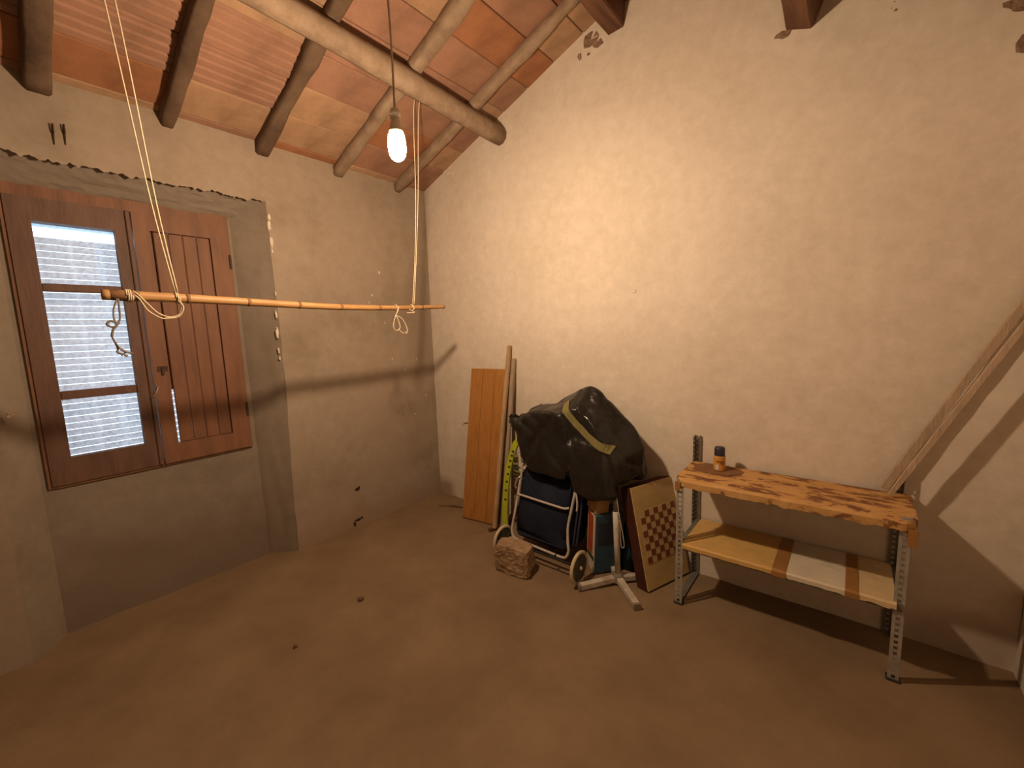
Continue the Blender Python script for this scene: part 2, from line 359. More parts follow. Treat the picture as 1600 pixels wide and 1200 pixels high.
def chip(name, parent, cen, nrm, rx, rz, m, seed, th=.006, n=11):
    """irregular flake lying on a wall; nrm 'x' or 'y' is the wall's axis"""
    bm = bmesh.new(); rnd = random.Random(seed); ring = []
    for k in range(n):
        a = 2*math.pi*k/n; r = .6+.5*rnd.random(); ring.append((rx*r*math.cos(a), rz*r*math.sin(a)))
    def P(a, b, d): return Vector((cen[0]+d, cen[1]+a, cen[2]+b)) if nrm == 'x' else Vector((cen[0]+a, cen[1]-d, cen[2]+b))
    v0 = [bm.verts.new(P(a, b, -.004)) for a, b in ring]; v1 = [bm.verts.new(P(a*.8, b*.8, th*(.5+.5*rnd.random()))) for a, b in ring]
    c = bm.verts.new(P(0, 0, th*.6))
    for k in range(n):
        bm.faces.new((v0[k], v0[(k+1) % n], v1[(k+1) % n], v1[k])); bm.faces.new((v1[k], v1[(k+1) % n], c))
    return obj(name, bm, m, parent)
for i, (y, z, ry, rz) in enumerate([(-1.318, 2.285, .012, .03), (-1.322, 2.23, .014, .045), (-1.318, 2.13, .012, .05), (-1.32, 2.07, .008, .02), (-1.325, 1.80, .006, .025), (-1.335, 1.66, .008, .03),
        (-1.34, 1.54, .011, .05), (-1.342, 1.42, .008, .03), (-1.34, 1.37, .007, .02)]):
    chip('plaster_chip', wall_left, (.002, y, z), 'x', ry, rz, 'chip', i)
for i, (y, z, ry, rz) in enumerate([(-.86, .30, .024, .012), (-.845, .31, .014, .01), (-.905, .025, .014, .022), (-.875, .05, .03, .012), (-.84, .055, .012, .01)]):
    chip('wall_hole', wall_left, (.003, y, z), 'x', ry, rz, 'hole', 30+i, .003)
chip('plaster_dab', wall_left, (-.005, -2.535, 1.19), 'x', .016, .018, 'chip', 77, .012)
for i, (y, z, s) in enumerate([(-.52, 2.0, .012), (-.6, 1.82, .008), (-.63, 1.76, .007), (-.33, 1.2, .008), (-.45, 1.3, .006), (-.2, 1.28, .006), (-.12, .95, .007), (-.25, .8, .006), (-.5, 1.6, .006)]):
    chip('plaster_chip', wall_left, (.003, y, z), 'x', s, s*1.6, 'chip', 50+i, .003)
for i, (x, z, rx, rz, m) in enumerate([(1.645, 3.27, .09, .055, 'rubble'), (1.69, 3.225, .05, .03, 'rubble'), (1.56, 3.20, .018, .03, 'rubble'), (1.62, 3.19, .016, .012, 'rubble'),
        (3.53, 2.62, .19, .24, 'rubble'), (3.42, 2.60, .09, .10, 'rubble'), (3.46, 2.49, .06, .07, 'rubble'), (2.66, 2.86, .05, .02, 'rubble'), (.93, 3.03, .05, .04, 'chip'), (3.06, 2.80, .02, .03, 'rubble'), (.33, 2.80, .08, .02, 'chip'), (.42, .42, .008, .006, 'hole'), (1.92, 1.72, .02, .02, 'chip')]):
    chip('plaster_chip', wall_back, (x, 0, z), 'y', rx, rz, m, 90+i, .008)

# ---------------------------------------------------------------- roof: deck, tiles, rafters, purlins, ridge
NRM = math.sqrt(1+SL*SL)
bm = bmesh.new()
for s in (0, 1):
    xs = (-.42, XM) if s == 0 else (XM, RX+.42)
    z = [roofz(XM)+SL*0, 0]
    def zz(x): return RZ0 + SL*x if s == 0 else RZ0 + SL*(RX-x)
    v = [bm.verts.new((x, y, zz(x)+dz)) for x in xs for y in (YB-.35, .36) for dz in (.030, .11)]
    for f in ((0, 1, 3, 2), (4, 6, 7, 5), (0, 4, 5, 1), (2, 3, 7, 6), (0, 2, 6, 4), (1, 5, 7, 3)): bm.faces.new([v[i] for i in f])
ceiling = tag(obj('ceiling', bm, 'mortar'), 'sloping tiled ceiling on timber rafters', kind='structure')
RAFT = [-.29, -.81, -1.325, -1.80, -2.28, -2.77, -3.26, -3.75, -4.25, -4.75, -5.2]
cols = [.02] + RAFT + [YB-.02]
XR = [-.17, .05, .27, .49, .71, .93, 1.15, 1.37, 1.59, 1.80]
tmesh = {}
def tile_mesh(wy, kind, m, sgn):
    key = (round(wy, 2), kind, m, sgn)
    if key in tmesh: return tmesh[key]
    bm = bmesh.new(); wx = .22-.006; h = wy-.008
    prof = [(0, .022), (0, .003), (.004, 0)]
    if kind == 'ribbed':
        n = 4
        for k in range(n):
            a = .012 + k*(wx-.024)/n; b = a+(wx-.024)/n
            prof += [(a, 0), (a+.004, -.009), (b-.014, -.009), (b-.008, 0)]
    prof += [(wx-.004, 0), (wx, .003), (wx, .022)]
    A = [bm.verts.new((x*sgn, -h/2, z+SL*x)) for x, z in prof]; B = [bm.verts.new((x*sgn, h/2, z+SL*x)) for x, z in prof]
    for k in range(len(prof)-1): bm.faces.new((A[k], A[k+1], B[k+1], B[k]))
    bm.faces.new((A[-1], A[0], B[0], B[-1])); bm.faces.new(A); bm.faces.new(B[::-1])
    bmesh.ops.recalc_face_normals(bm, faces=bm.faces)
    me = bpy.data.meshes.new('tile'); bm.to_mesh(me); bm.free(); me.materials.append(M[m]); tmesh[key] = me; return me
rt = random.Random(3)
for sgn in (1, -1):
    for ri in range(len(XR)-1):
        for ci in range(len(cols)-1):
            y0, y1 = cols[ci], cols[ci+1]; wy = y0-y1
            ribbed = ri in (2, 3) and ci >= 3
            m = rt.choice(['tile_a', 'tile_b', 'tile_b', 'tile_c'])
            if ribbed: m = 'tile_b'
            if ri == 1 and ci > 3: m = 'tile_a'
            x = XR[ri]; xo = x if sgn == 1 else RX-x
            o = obj('tile', None, None, ceiling, data=tile_mesh(wy, 'ribbed' if ribbed else 'flat', m, sgn))
            o.location = (xo+rt.uniform(-.001, .001), (y0+y1)/2, RZ0+SL*x+rt.uniform(-.001, .004))
rr = random.Random(5)
for side in (0, 1):
    for i, y in enumerate(RAFT):
        bm = bmesh.new(); w_ = .064+.012*rr.random(); h_ = .066
        if i == 4: w_ = .085
        if i == 0: w_ = .062
        def pt(x): return (x if side == 0 else RX-x, 0, RZ0+SL*x-.036)
        a, b = pt(-.04), pt(1.745)
        dy = rr.uniform(-.01, .01)
        beam(bm, (a[0], y+dy, a[2]), (b[0], y-dy, b[2]), w_, h_, seg=22, rough=.008, seed=i+side*20, rnd=.28)
        obj('rafter', bm, 'log' if side == 0 and i < 2 else 'beam', ceiling, smooth=True)
bm = bmesh.new(); pts = [(.885-.03*y+.01*nz(y, 0, 0, 1.3), y, 2.932-.022*y+.006*nz(y, 4, 0, 1.7)) for y in [YB-.02+k*(-YB+.04)/26 for k in range(27)]]
tube(bm, pts, [.064+.007*nz(k, 1, 2, .6) for k in range(27)], 10)
obj('purlin', bm, 'log', ceiling, smooth=True)
bm = bmesh.new(); beam(bm, (2.745, YB-.02, 2.925), (2.745, .02, 2.925), .115, .14, up=(.36, 0, 1), seg=26, rough=.006, seed=9, rnd=.15)
obj('purlin', bm, 'dark_beam', ceiling, smooth=False)
bm = bmesh.new(); beam(bm, (1.805, YB-.02, 3.325), (1.805, .02, 3.325), .11, .165, seg=26, rough=.005, seed=4, rnd=.12)
obj('ridge_beam', bm, 'dark_beam', ceiling, smooth=False)

# ---------------------------------------------------------------- window
win = thing('window_1', (-.08, -1.995, WZ0), 'brown wooden window with a glazed casement and a closed plank shutter', kind='structure')
XF, XB_ = -.128, -.171          # face and back of the joinery
bm = bmesh.new()
for lo, hi in (((XB_-.02, WY0-.01, WZ0-.005), (XF-.008, WY0+.02, WZ1+.02)), ((XB_-.02, WY1-.02, WZ0-.005), (XF-.008, WY1+.01, WZ1+.02)), ((XB_-.02, WY0+.02, WZ1-.06), (XF-.008, WY1-.02, WZ1+.02)), ((XB_-.02, WY0+.02, WZ0-.008), (XF-.008, WY1-.02, WZ0+.02))): box(bm, lo, hi)
obj('window_frame', bm, 'win_wood', win)
SY0, SY1, SZ0, SZ1 = WY0+.004, -2.0095, WZ0+.005, 2.220
GY0, GY1 = -2.358, -2.060
GZ = [(.926, 1.227), (1.270, 1.773), (1.812, 2.109)]
sash = obj('casement', bevel(bbox((XB_, SY0, SZ0), (XF, GY0, SZ1)), .003), 'sash_wood', win)
bm = bmesh.new()
for lo, hi in (((XB_, SY0, SZ0), (XF, GY0, SZ1)), ((XB_, GY1, SZ0), (XF, SY1, SZ1)), ((XB_, GY0, SZ0), (XF, GY1, GZ[0][0])), ((XB_, GY0, GZ[2][1]), (XF, GY1, SZ1))): box(bm, lo, hi)
sash.data.materials.clear(); bm.to_mesh(sash.data); bm.free(); sash.data.materials.append(M['sash_wood'])
for a, b in ((GZ[0][1], GZ[1][0]), (GZ[1][1], GZ[2][0])): obj('glazing_bar', bbox((XB_+.005, GY0, a), (XF-.004, GY1, b), .004), 'sash_wood', sash)
for a, b in GZ: obj('pane', bbox((-.154, GY0-.004, a-.004), (-.151, GY1+.004, b+.004)), 'glass', sash)
obj('meeting_bead', bbox((XF-.012, -2.011, SZ0), (XF+.010, -1.990, SZ1), .004), 'sash_wood', win)
# right leaf: closed shutter made of a frame and four planks
PY0, PY1, PZ0, PZ1 = -1.911, -1.623, .900, 2.128
bm = bmesh.new(); HY0, HY1 = -1.984, WY1-.004
for lo, hi in (((XB_+.01, HY0, SZ0), (XF+.004, PY0, SZ1)), ((XB_+.01, PY1, SZ0), (XF+.004, HY1, SZ1)), ((XB_+.01, PY0, SZ0), (XF+.004, PY1, PZ0)), ((XB_+.01, PY0, PZ1), (XF+.004, PY1, SZ1))): box(bm, lo, hi)
sh = obj('shutter', bm, 'win_wood', win)
n = 4
for k in range(n):
    a = PY0+.014+k*(PY1-PY0-.014)/n; b = PY0+.014+(k+1)*(PY1-PY0-.014)/n
    obj('plank', bbox((XB_+.018, a+.0006, PZ0-.0), (XF-.012, b-.0006, PZ1), .004), 'win_wood', sh)
obj('gap_blocker', bbox((XB_+.004, PY0-.02, 1.222), (XB_+.012, PY0+.03, PZ1)), 'win_wood', sh)  # added backing strip, blocks daylight in the upper part of the gap
bm = bmesh.new(); box(bm, (XF+.002, -1.962, 1.335), (XF+.008, -1.915, 1.365)); box(bm, (XF+.006, -1.945, 1.315), (XF+.014, -1.932, 1.36))
obj('latch', bm, 'iron', sh)
bm = bmesh.new(); tube(bm, smoothpts([(XF+.004, -2.012, 1.19), (XF+.03, -1.995, 1.205), (XF+.018, -1.975, 1.245), (XF+.004, -1.972, 1.25)]), .004, 6)
obj('hook', bm, 'chrome', win)
for z in (1.0, 1.95): obj('hinge', bbox((XF, HY1-.006, z), (XF+.012, HY1+.008, z+.09), .004), 'iron', win)
# outside roller blind
bl = thing('roller_blind', (-.31, -1.995, .78), 'white slatted blind hanging outside the window panes', 'blind')
BX = -.31; z = .80; slat_me = None
while z < 2.055:
    if slat_me is None:
        bm = bmesh.new(); prof = [(-.004, 0), (.001, .009), (.002, .017), (.001, .025), (-.004, .033)]; prof += [(x-.0025, zz_) for x, zz_ in prof[::-1]]
        A = [bm.verts.new((x, -.455, q)) for x, q in prof]; B = [bm.verts.new((x, .455, q)) for x, q in prof]
        for k in range(len(prof)): bm.faces.new((A[k], A[(k+1) % len(prof)], B[(k+1) % len(prof)], B[k]))
        bm.faces.new(A); bm.faces.new(B[::-1]); o = obj('slat', bm, 'slat', bl, smooth=False); slat_me = o.data; o.matrix_parent_inverse = Matrix.Identity(4)
    else:
        o = obj('slat', None, None, bl, data=slat_me); o.matrix_parent_inverse = Matrix.Identity(4)
    o.location = (0, 0, z-.78); z += .0352
for y in (WY0+.004, WY1-.024):
    obj('guide_rail', bbox((BX-.02, y, .78), (BX+.016, y+.02, 2.25), .003), 'blind_head', bl)
obj('blind_box', bbox((BX-.06, WY0+.002, 2.125), (BX+.03, WY1-.002, 2.25), .004), 'blind_head', bl)

# ---------------------------------------------------------------- bulb on its flex
lamp = thing('hanging_bulb', tuple(BULB), 'lit bare bulb hanging on a cord from the ceiling', 'light bulb')
bm = bmesh.new()
prof = [(.002, -.070), (.013, -.068), (.023, -.061), (.030, -.049), (.0335, -.033), (.0345, -.015), (.0335, .002), (.0315, .016), (.0295, .026)]
lathe(bm, prof, BULB, 'Z', 18); obj('bulb_globe', bm, 'bulb', lamp, smooth=True)
bm = bmesh.new(); lathe(bm, [(.0297, .0255), (.0275, .040), (.023, .058), (.018, .072), (.0155, .080)], BULB, 'Z', 18); obj('bulb_base', bm, 'socket', lamp, smooth=True)
bm = bmesh.new(); lathe(bm, [(.0155, .079), (.0195, .082), (.0205, .105), (.017, .116), (.007, .124)], BULB, 'Z', 16); obj('lamp_holder', bm, 'socket', lamp, smooth=True)
top = Vector((BULB.x-.01, BULB.y-.01, roofz(BULB.x)-.002))
bm = bmesh.new(); tube(bm, smoothpts([BULB+Vector((0, 0, .120)), BULB+Vector((.004, 0, .4)), BULB+Vector((-.004, -.004, .8)), top]), .004, 6); obj('flex_cord', bm, 'flex', lamp, smooth=True)

# ---------------------------------------------------------------- cane pole and its strings
cane_pts = [(.772, -2.268, 1.688), (.770, -2.10, 1.686), (.765, -1.90, 1.681), (.758, -1.60, 1.671), (.752, -1.30, 1.664), (.750, -1.00, 1.666), (.752, -.78, 1.673), (.758, -.53, 1.683)]
cp = smoothpts(cane_pts, 8); n = len(cp)
def cane_r(t): return .0205 - .0075*t
root = thing('cane_pole', cane_pts[0], 'long yellow cane pole hanging level on two strings', 'pole')
bm = bmesh.new(); tube(bm, cp, [cane_r(i/(n-1)) for i in range(n)], 12); obj('cane_stem', bm, 'cane', root, smooth=True)
def cane_at(y):
    for a, b in zip(cp, cp[1:]):
        if a.y <= y <= b.y: return a.lerp(b, (y-a.y)/(b.y-a.y))
for y in (-2.001, -1.764, -1.527, -1.295, -1.047, -.723):
    c = cane_at(y); t = (y+2.268)/1.738; r = cane_r(t); bm = bmesh.new()
    tube(bm, [(c.x, y-.007, c.z), (c.x, y-.003, c.z), (c.x, y+.003, c.z), (c.x, y+.007, c.z)], [r*1.01, r*1.10, r*1.10, r*1.01], 12); obj('cane_node', bm, 'cane_node', root, smooth=True)
bm = bmesh.new(); tube(bm, [cane_at(-2.266), cane_at(-2.20), cane_at(-2.16)], [.0195, .0222, .0208], 12); obj('cane_butt', bm, 'cane_node', root, smooth=True)
def wrap(bm, y, turns, r, w_=.006):
    c = cane_at(y); pts = []
    for k in range(turns*10+1):
        a = 2*math.pi*k/10; pts.append((c.x+r*math.cos(a), y+w_*k/10, c.z+r*math.sin(a)))
    tube(bm, pts, .0028, 5)
SR = .0028
st = thing('hanging_string', (.775, -2.04, 1.68), 'pale double string holding the window end of the cane pole', 'string', 'strings holding up the cane pole')
bm = bmesh.new()
tube(bm, smoothpts([(.862, -2.178, 2.99), (.835, -2.165, 2.90), (.80, -2.128, 2.55), (.79, -2.085, 2.05), (.778, -2.043, 1.708)]), SR, 6)
tube(bm, smoothpts([(.87, -2.15, 2.99), (.845, -2.135, 2.90), (.81, -2.102, 2.55), (.795, -2.07, 2.05), (.783, -2.036, 1.708)]), SR, 6)
wrap(bm, -2.044, 2, .0235)
obj('string_strand', bm, 'string', st, smooth=True)
bm = bmesh.new()
tube(bm, smoothpts([(.787, -2.036, 1.672), (.79, -2.03, 1.648), (.785, -2.042, 1.615), (.78, -2.073, 1.605), (.78, -2.108, 1.62), (.785, -2.135, 1.651), (.793, -2.165, 1.690), (.78, -2.178, 1.706)]), SR, 6)
tube(bm, smoothpts([(.789, -2.032, 1.668), (.795, -2.026, 1.640), (.787, -2.045, 1.606), (.78, -2.080, 1.600), (.78, -2.105, 1.602), (.785, -2.142, 1.632), (.793, -2.165, 1.676), (.78, -2.19, 1.704)]), SR, 6)
wrap(bm, -2.20, 3, .0235)
obj('string_loop', bm, 'string', st, smooth=True)
bm = bmesh.new()
tube(bm, smoothpts([(.785, -2.228, 1.674), (.785, -2.243, 1.631), (.785, -2.245, 1.594), (.785, -2.237, 1.582), (.785, -2.228, 1.60), (.785, -2.226, 1.640), (.785, -2.225, 1.674)]), .0032, 6)
tube(bm, smoothpts([(.787, -2.232, 1.583), (.787, -2.250, 1.567), (.787, -2.268, 1.575), (.787, -2.256, 1.589), (.787, -2.239, 1.577), (.785, -2.252, 1.557), (.785, -2.259, 1.53)]), .0042, 6)
tube(bm, smoothpts([(.785, -2.259, 1.53), (.787, -2.249, 1.500), (.787, -2.235, 1.475), (.787, -2.205, 1.462)]), .0034, 6)
tube(bm, smoothpts([(.785, -2.259, 1.53), (.783, -2.247, 1.487), (.783, -2.250, 1.470), (.783, -2.238, 1.463), (.783, -2.222, 1.452)]), .0038, 6)
tube(bm, smoothpts([(.785, -2.246, 1.492), (.783, -2.235, 1.480), (.783, -2.226, 1.470), (.783, -2.24, 1.455)]), .003, 6)
obj('string_tangle', bm, 'string_shade', st, smooth=True)
st = thing('hanging_string', (.755, -.80, 1.68), 'pale double string holding the far end of the cane pole near the corner', 'string', 'strings holding up the cane pole')
bm = bmesh.new()
tube(bm, smoothpts([(.845, -.73, 2.99), (.80, -.735, 2.86), (.775, -.735, 2.4), (.768, -.765, 2.0), (.765, -.806, 1.690)]), SR, 6)
tube(bm, smoothpts([(.855, -.70, 2.99), (.81, -.705, 2.86), (.775, -.715, 2.4), (.768, -.755, 2.0), (.765, -.794, 1.690)]), SR, 6)
wrap(bm, -.81, 2, .0195)
obj('string_strand', bm, 'string', st, smooth=True)
bm = bmesh.new()
wrap(bm, -.93, 1, .020)
tube(bm, smoothpts([(.765, -.916, 1.672), (.768, -.925, 1.65), (.768, -.944, 1.622)]), .0032, 6)
tube(bm, smoothpts([(.768, -.944, 1.622), (.768, -.966, 1.560), (.768, -.953, 1.528), (.768, -.923, 1.536), (.768, -.918, 1.560), (.768, -.93, 1.595), (.768, -.944, 1.622)]), SR, 6)
tube(bm, smoothpts([(.768, -.944, 1.622), (.768, -.894, 1.595), (.768, -.864, 1.535), (.768, -.871, 1.507), (.766, -.878, 1.52)]), SR, 6)
tube(bm, smoothpts([(.768, -.925, 1.53), (.768, -.905, 1.512), (.768, -.89, 1.51)]), SR, 6)
tube(bm, smoothpts([(.768, -.84, 1.660), (.772, -.80, 1.640), (.772, -.86, 1.637)]), SR, 6)
obj('string_loop', bm, 'string', st, smooth=True)

# iron hooks on the wall above the niche
for y0, dz, lab in ((-2.247, 0, 'rusty iron hook above the window, the one nearer the ceiling edge at left'), (-2.209, .01, 'rusty iron hook above the window, the one nearer the string')):
    bm = bmesh.new(); tube(bm, smoothpts([(-.004, y0, 2.50+dz), (.02, y0, 2.50+dz), (.024, y0, 2.535+dz)]), .0028, 6)
    tube(bm, [(.008, y0, 2.54+dz), (.010, y0-.001, 2.49+dz), (.008, y0-.003, 2.445+dz)], [.0015, .0038, .0015], 6)
    tag(obj('iron_hook', bm, 'iron', smooth=True), lab, 'hook', 'iron hooks above the window')

# ---------------------------------------------------------------- veneered board leaning on the gable wall
pn = thing('veneered_door', (.75, -.27, 0), 'orange-brown veneered panel of three boards leaning in the corner', 'panel')
def frame_mtx(o, ex, ez):
    ex = Vector(ex).normalized(); ez = Vector(ez); ez = (ez-ex*ez.dot(ex)).normalized(); ey = ez.cross(ex)
    m = Matrix((ex, ey, ez)).transposed().to_4x4(); m.translation = Vector(o); return m
mp_ = frame_mtx((.578, -.290, .001), (.347, .045, 0), (-.085, .205, 1.19))
for k in range(3):
    bm = bbox((k*.1167, 0, 0), ((k+1)*.1167-.0025, .018, 1.222), .0035, 1, None)
    for v in bm.verts: v.co = mp_ @ v.co
    obj('plank', bm, 'panel_wood', pn)
bm = bbox((.350, .001, 0), (.3535, .0175, 1.219)); 
for v in bm.verts: v.co = mp_ @ v.co
obj('edge_strip', bm, 'panel_edge', pn)
bm = bmesh.new(); tube(bm, [mp_ @ Vector((-.004, .01, .77)), mp_ @ Vector((-.03, .006, .765)), mp_ @ Vector((-.055, .0, .755))], [.004, .006, .002], 6); obj('splinter', bm, 'panel_edge', pn)

def batten(name, a, b, w_, h_, m, label, cat, up=(0, -1, .3), seed=0, group=None):
    bm = bmesh.new(); beam(bm, a, b, w_, h_, up=up, seg=24, rough=.002, seed=seed, rnd=.1)
    return tag(obj(name, bm, m), label, cat, group)
batten('wood_batten', (.945, -.305, .016), (.925, -.028, 1.388), .030, .022, 'batten', 'tall light brown batten leaning on the wall beside the orange panel', 'batten', seed=1)
batten('wood_batten', (.975, -.245, .012), (.962, -.024, 1.288), .030, .022, 'batten_grey', 'shorter greyish batten leaning beside the tall one', 'batten', seed=2)
batten('floor_lath', (.925, -.345, .010), (.985, -.06, .010), .030, .02, 'dark_red', 'dark reddish lath lying on the floor at the foot of the battens', 'lath', up=(0, 0, 1), seed=3)
bm = bmesh.new(); tube(bm, smoothpts([(.245, -.25, .006), (.34, -.19, .008), (.43, -.16, .007), (.52, -.12, .006)]), [.004]*6+[.006]*7+[.005]*6, 6)
tag(obj('twig', bm, 'twig', smooth=True), 'thin brown twig on the floor left of the orange panel', 'twig')

# lime-green curved strip
lm = thing('lime_strip', (1.0, -.24, 0), 'lime-green plastic strip with dark markings standing beside the battens', 'toy')
lp = smoothpts([(1.02, -.265, .012), (1.003, -.24, .17), (1.004, -.21, .37), (1.026, -.185, .53), (1.055, -.17, .63), (1.082, -.16, .682), (1.11, -.155, .675)], 6)
bm = bmesh.new()
fr = [(p, Vector((.92, .0, .0))) for p in lp]
rings = []
for i, p in enumerate(lp):
    t = (lp[min(i+1, len(lp)-1)]-lp[max(i-1, 0)]).normalized(); side = t.cross(Vector((0, -1, .1))).normalized(); nn = side.cross(t).normalized()
    hw = .024 if i < 28 else .02
    rings.append([bm.verts.new(p+side*a*hw+nn*b*.007) for a, b in ((1, 1), (-1, 1), (-1, -1), (1, -1))])
for a, b in zip(rings, rings[1:]):
    for k in range(4): bm.faces.new((a[k], a[(k+1) % 4], b[(k+1) % 4], b[k]))
bm.faces.new(rings[0]); bm.faces.new(rings[-1][::-1]); obj('strip_body', bm, 'lime', lm)
for i in range(8, 24, 2):
    p = lp[i]; bm = bmesh.new(); box(bm, (p.x-.004, p.y-.0105, p.z-.008), (p.x+.016, p.y-.004, p.z+.006)); obj('marking', bm, 'dark_mark', lm)

# ---------------------------------------------------------------- shopping trolley
tr = thing('shopping_trolley', (1.5, -.5, 0), 'navy wheeled shopping trolley with white tube frame under the black bag', 'trolley')
rail = [(1.705, -.372, .60), (1.708, -.385, .52), (1.692, -.41, .40), (1.677, -.435, .28), (1.69, -.46, .19), (1.702, -.474, .145), (1.69, -.485, .108), (1.655, -.488, .098), (1.55, -.488, .102), (1.40, -.488, .108), (1.30, -.488, .113), (1.27, -.482, .125), (1.255, -.47, .17), (1.262, -.44, .28), (1.268, -.40, .42), (1.275, -.37, .54), (1.28, -.365, .60)]
bm = bmesh.new(); tube(bm, smoothpts(rail, 5), .0085, 10); obj('frame_tube', bm, 'white_metal', tr, smooth=True)
bm = bmesh.new(); tube(bm, smoothpts([(1.265, -.412, .392), (1.30, -.42, .398), (1.5, -.425, .392), (1.64, -.425, .388), (1.672, -.41, .394)]), .0075, 8); obj('cross_tube', bm, 'white_metal', tr, smooth=True)
bm = bmesh.new()
h0 = [(1.265, -.455, .11), (1.675, -.455, .105), (1.70, -.22, .12), (1.25, -.22, .12), (1.262, -.36, .56), (1.69, -.36, .56), (1.70, -.14, .58), (1.26, -.14, .58), (1.26, -.455, .16), (1.68, -.455, .16)]
vv = [bm.verts.new(p) for p in h0]; bmesh.ops.convex_hull(bm, input=vv)
bmesh.ops.bevel(bm, geom=list(bm.edges), offset=.022, segments=3, affect='EDGES', clamp_overlap=True)
bmesh.ops.triangulate(bm, faces=bm.faces); bmesh.ops.subdivide_edges(bm, edges=list(bm.edges), cuts=2)
for v in bm.verts: v.co += Vector((0, -1, 0))*(.008*nz(v.co.x, v.co.y, v.co.z, 9))
obj('trolley_bag', bm, 'navy', tr, smooth=True)
for x in (1.712, 1.735): 
    bm = bmesh.new(); tube(bm, smoothpts([(x, -.34, .56), (x+.004, -.37, .42), (x, -.40, .28), (x-.01, -.42, .15)]), .007, 6); obj('side_strap', bm, 'navy2', tr, smooth=True)
bm = bmesh.new(); tube(bm, smoothpts([(1.715, -.395, .50), (1.722, -.40, .47), (1.728, -.405, .42), (1.726, -.41, .385)]), .006, 6); obj('side_hook', bm, 'white_metal', tr, smooth=True)
bm = bbox((1.243, -.425, .25), (1.262, -.40, .38), .003); obj('webbing', bm, 'strap', tr)
def wheel(cx, cy, r):
    bm = bmesh.new(); tube(bm, [(cx, cy+(r-.011)*math.cos(2*math.pi*k/30), r+.001+(r-.011)*math.sin(2*math.pi*k/30)) for k in range(30)], .011, 8, closed=True)
    wh = obj('wheel', bm, 'tyre', tr, smooth=True)
    obj('wheel_disc', lathe(bmesh.new(), [(r*.86, -.005), (r*.86, .005)], (cx, cy, r+.001), 'X', 28), 'hub', wh).matrix_parent_inverse = Matrix.Identity(4)
    obj('hub_cap', lathe(bmesh.new(), [(.012, -.018), (.014, 0), (.014, .012), (.006, .022)], (cx, cy, r+.001), 'X', 12), 'chrome', wh)
    for k in range(5):
        a = 2*math.pi*k/5+.3; bm = bmesh.new(); tube(bm, [(cx+.0075, cy+.015*math.cos(a), r+.015*math.sin(a)), (cx+.0075, cy+r*.8*math.cos(a), r+r*.8*math.sin(a))], .0022, 5); obj('spoke', bm, 'hub', wh)
wheel(1.807, -.528, .100); wheel(1.222, -.528, .100)
bm = bmesh.new(); tube(bm, [(1.215, -.528, .101), (1.82, -.528, .101)], .006, 8); obj('axle', bm, 'axle', tr)
for x in (1.34, 1.62): 
    bm = bmesh.new(); tube(bm, [(x, -.486, .104), (x, -.528, .101)], .006, 6); obj('axle_bracket', bm, 'axle', tr)
# cream bracket and clutter in the gap above the trolley
bm = bmesh.new(); box(bm, (1.205, -.315, .535), (1.228, -.285, .64)); box(bm, (1.205, -.315, .515), (1.325, -.285, .552)); bevel(bm, .004)
tag(obj('plastic_bracket', bm, 'whiteprint'), 'small cream plastic bracket sticking out below the black bag', 'bracket')
bm = bmesh.new(); tube(bm, smoothpts([(1.252, -.405, .43), (1.246, -.41, .455), (1.262, -.40, .50), (1.275, -.39, .51)]), .0065, 8)
obj('catch', bm, 'chrome', tr, smooth=True)
sn = thing('folded_net', (1.14, -.25, .50), 'bundle of dark olive netting wedged beside the lime strip', 'net')
for k in range(6):
    bm = bmesh.new(); z0 = .46+.028*k
    tube(bm, smoothpts([(1.09, -.20, z0), (1.13, -.265, z0+.012*math.sin(k*2)), (1.18, -.285, z0+.01), (1.22, -.26, z0-.005)]), .013, 6); obj('net_fold', bm, 'strap' if k % 2 else 'dark_mark', sn, smooth=True)

# ---------------------------------------------------------------- stone block
bm = bmesh.new(); cs = [(1.300, -.715), (1.545, -.692), (1.512, -.570), (1.285, -.590)]
lo = [bm.verts.new((x, y, .0)) for x, y in cs]; hi = [bm.verts.new((x+.004, y+.004, .178)) for x, y in cs]
bm.faces.new(lo[::-1]); bm.faces.new(hi)
for k in range(4): bm.faces.new((lo[k], lo[(k+1) % 4], hi[(k+1) % 4], hi[k]))
bmesh.ops.subdivide_edges(bm, edges=list(bm.edges), cuts=14, use_grid_fill=True)
cc = Vector((1.41, -.64, .09))
for v in bm.verts:
    d = (v.co-cc).normalized(); k = .008*nz(v.co.x, v.co.y, v.co.z, 12)+.009*nz(v.co.x, v.co.y, v.co.z, 28)+.006*nz(v.co.x, v.co.y, v.co.z, 60)
    q = v.co-cc; rd = max(0, abs(q.x)/.12+abs(q.y)/.065+abs(q.z)/.09-2.1)*.02
    v.co += d*(k-rd); v.co.z = max(v.co.z, .0)
tag(obj('stone_block', bm, 'stone', smooth=False), 'rough sandstone block on the floor in front of the trolley', 'stone')

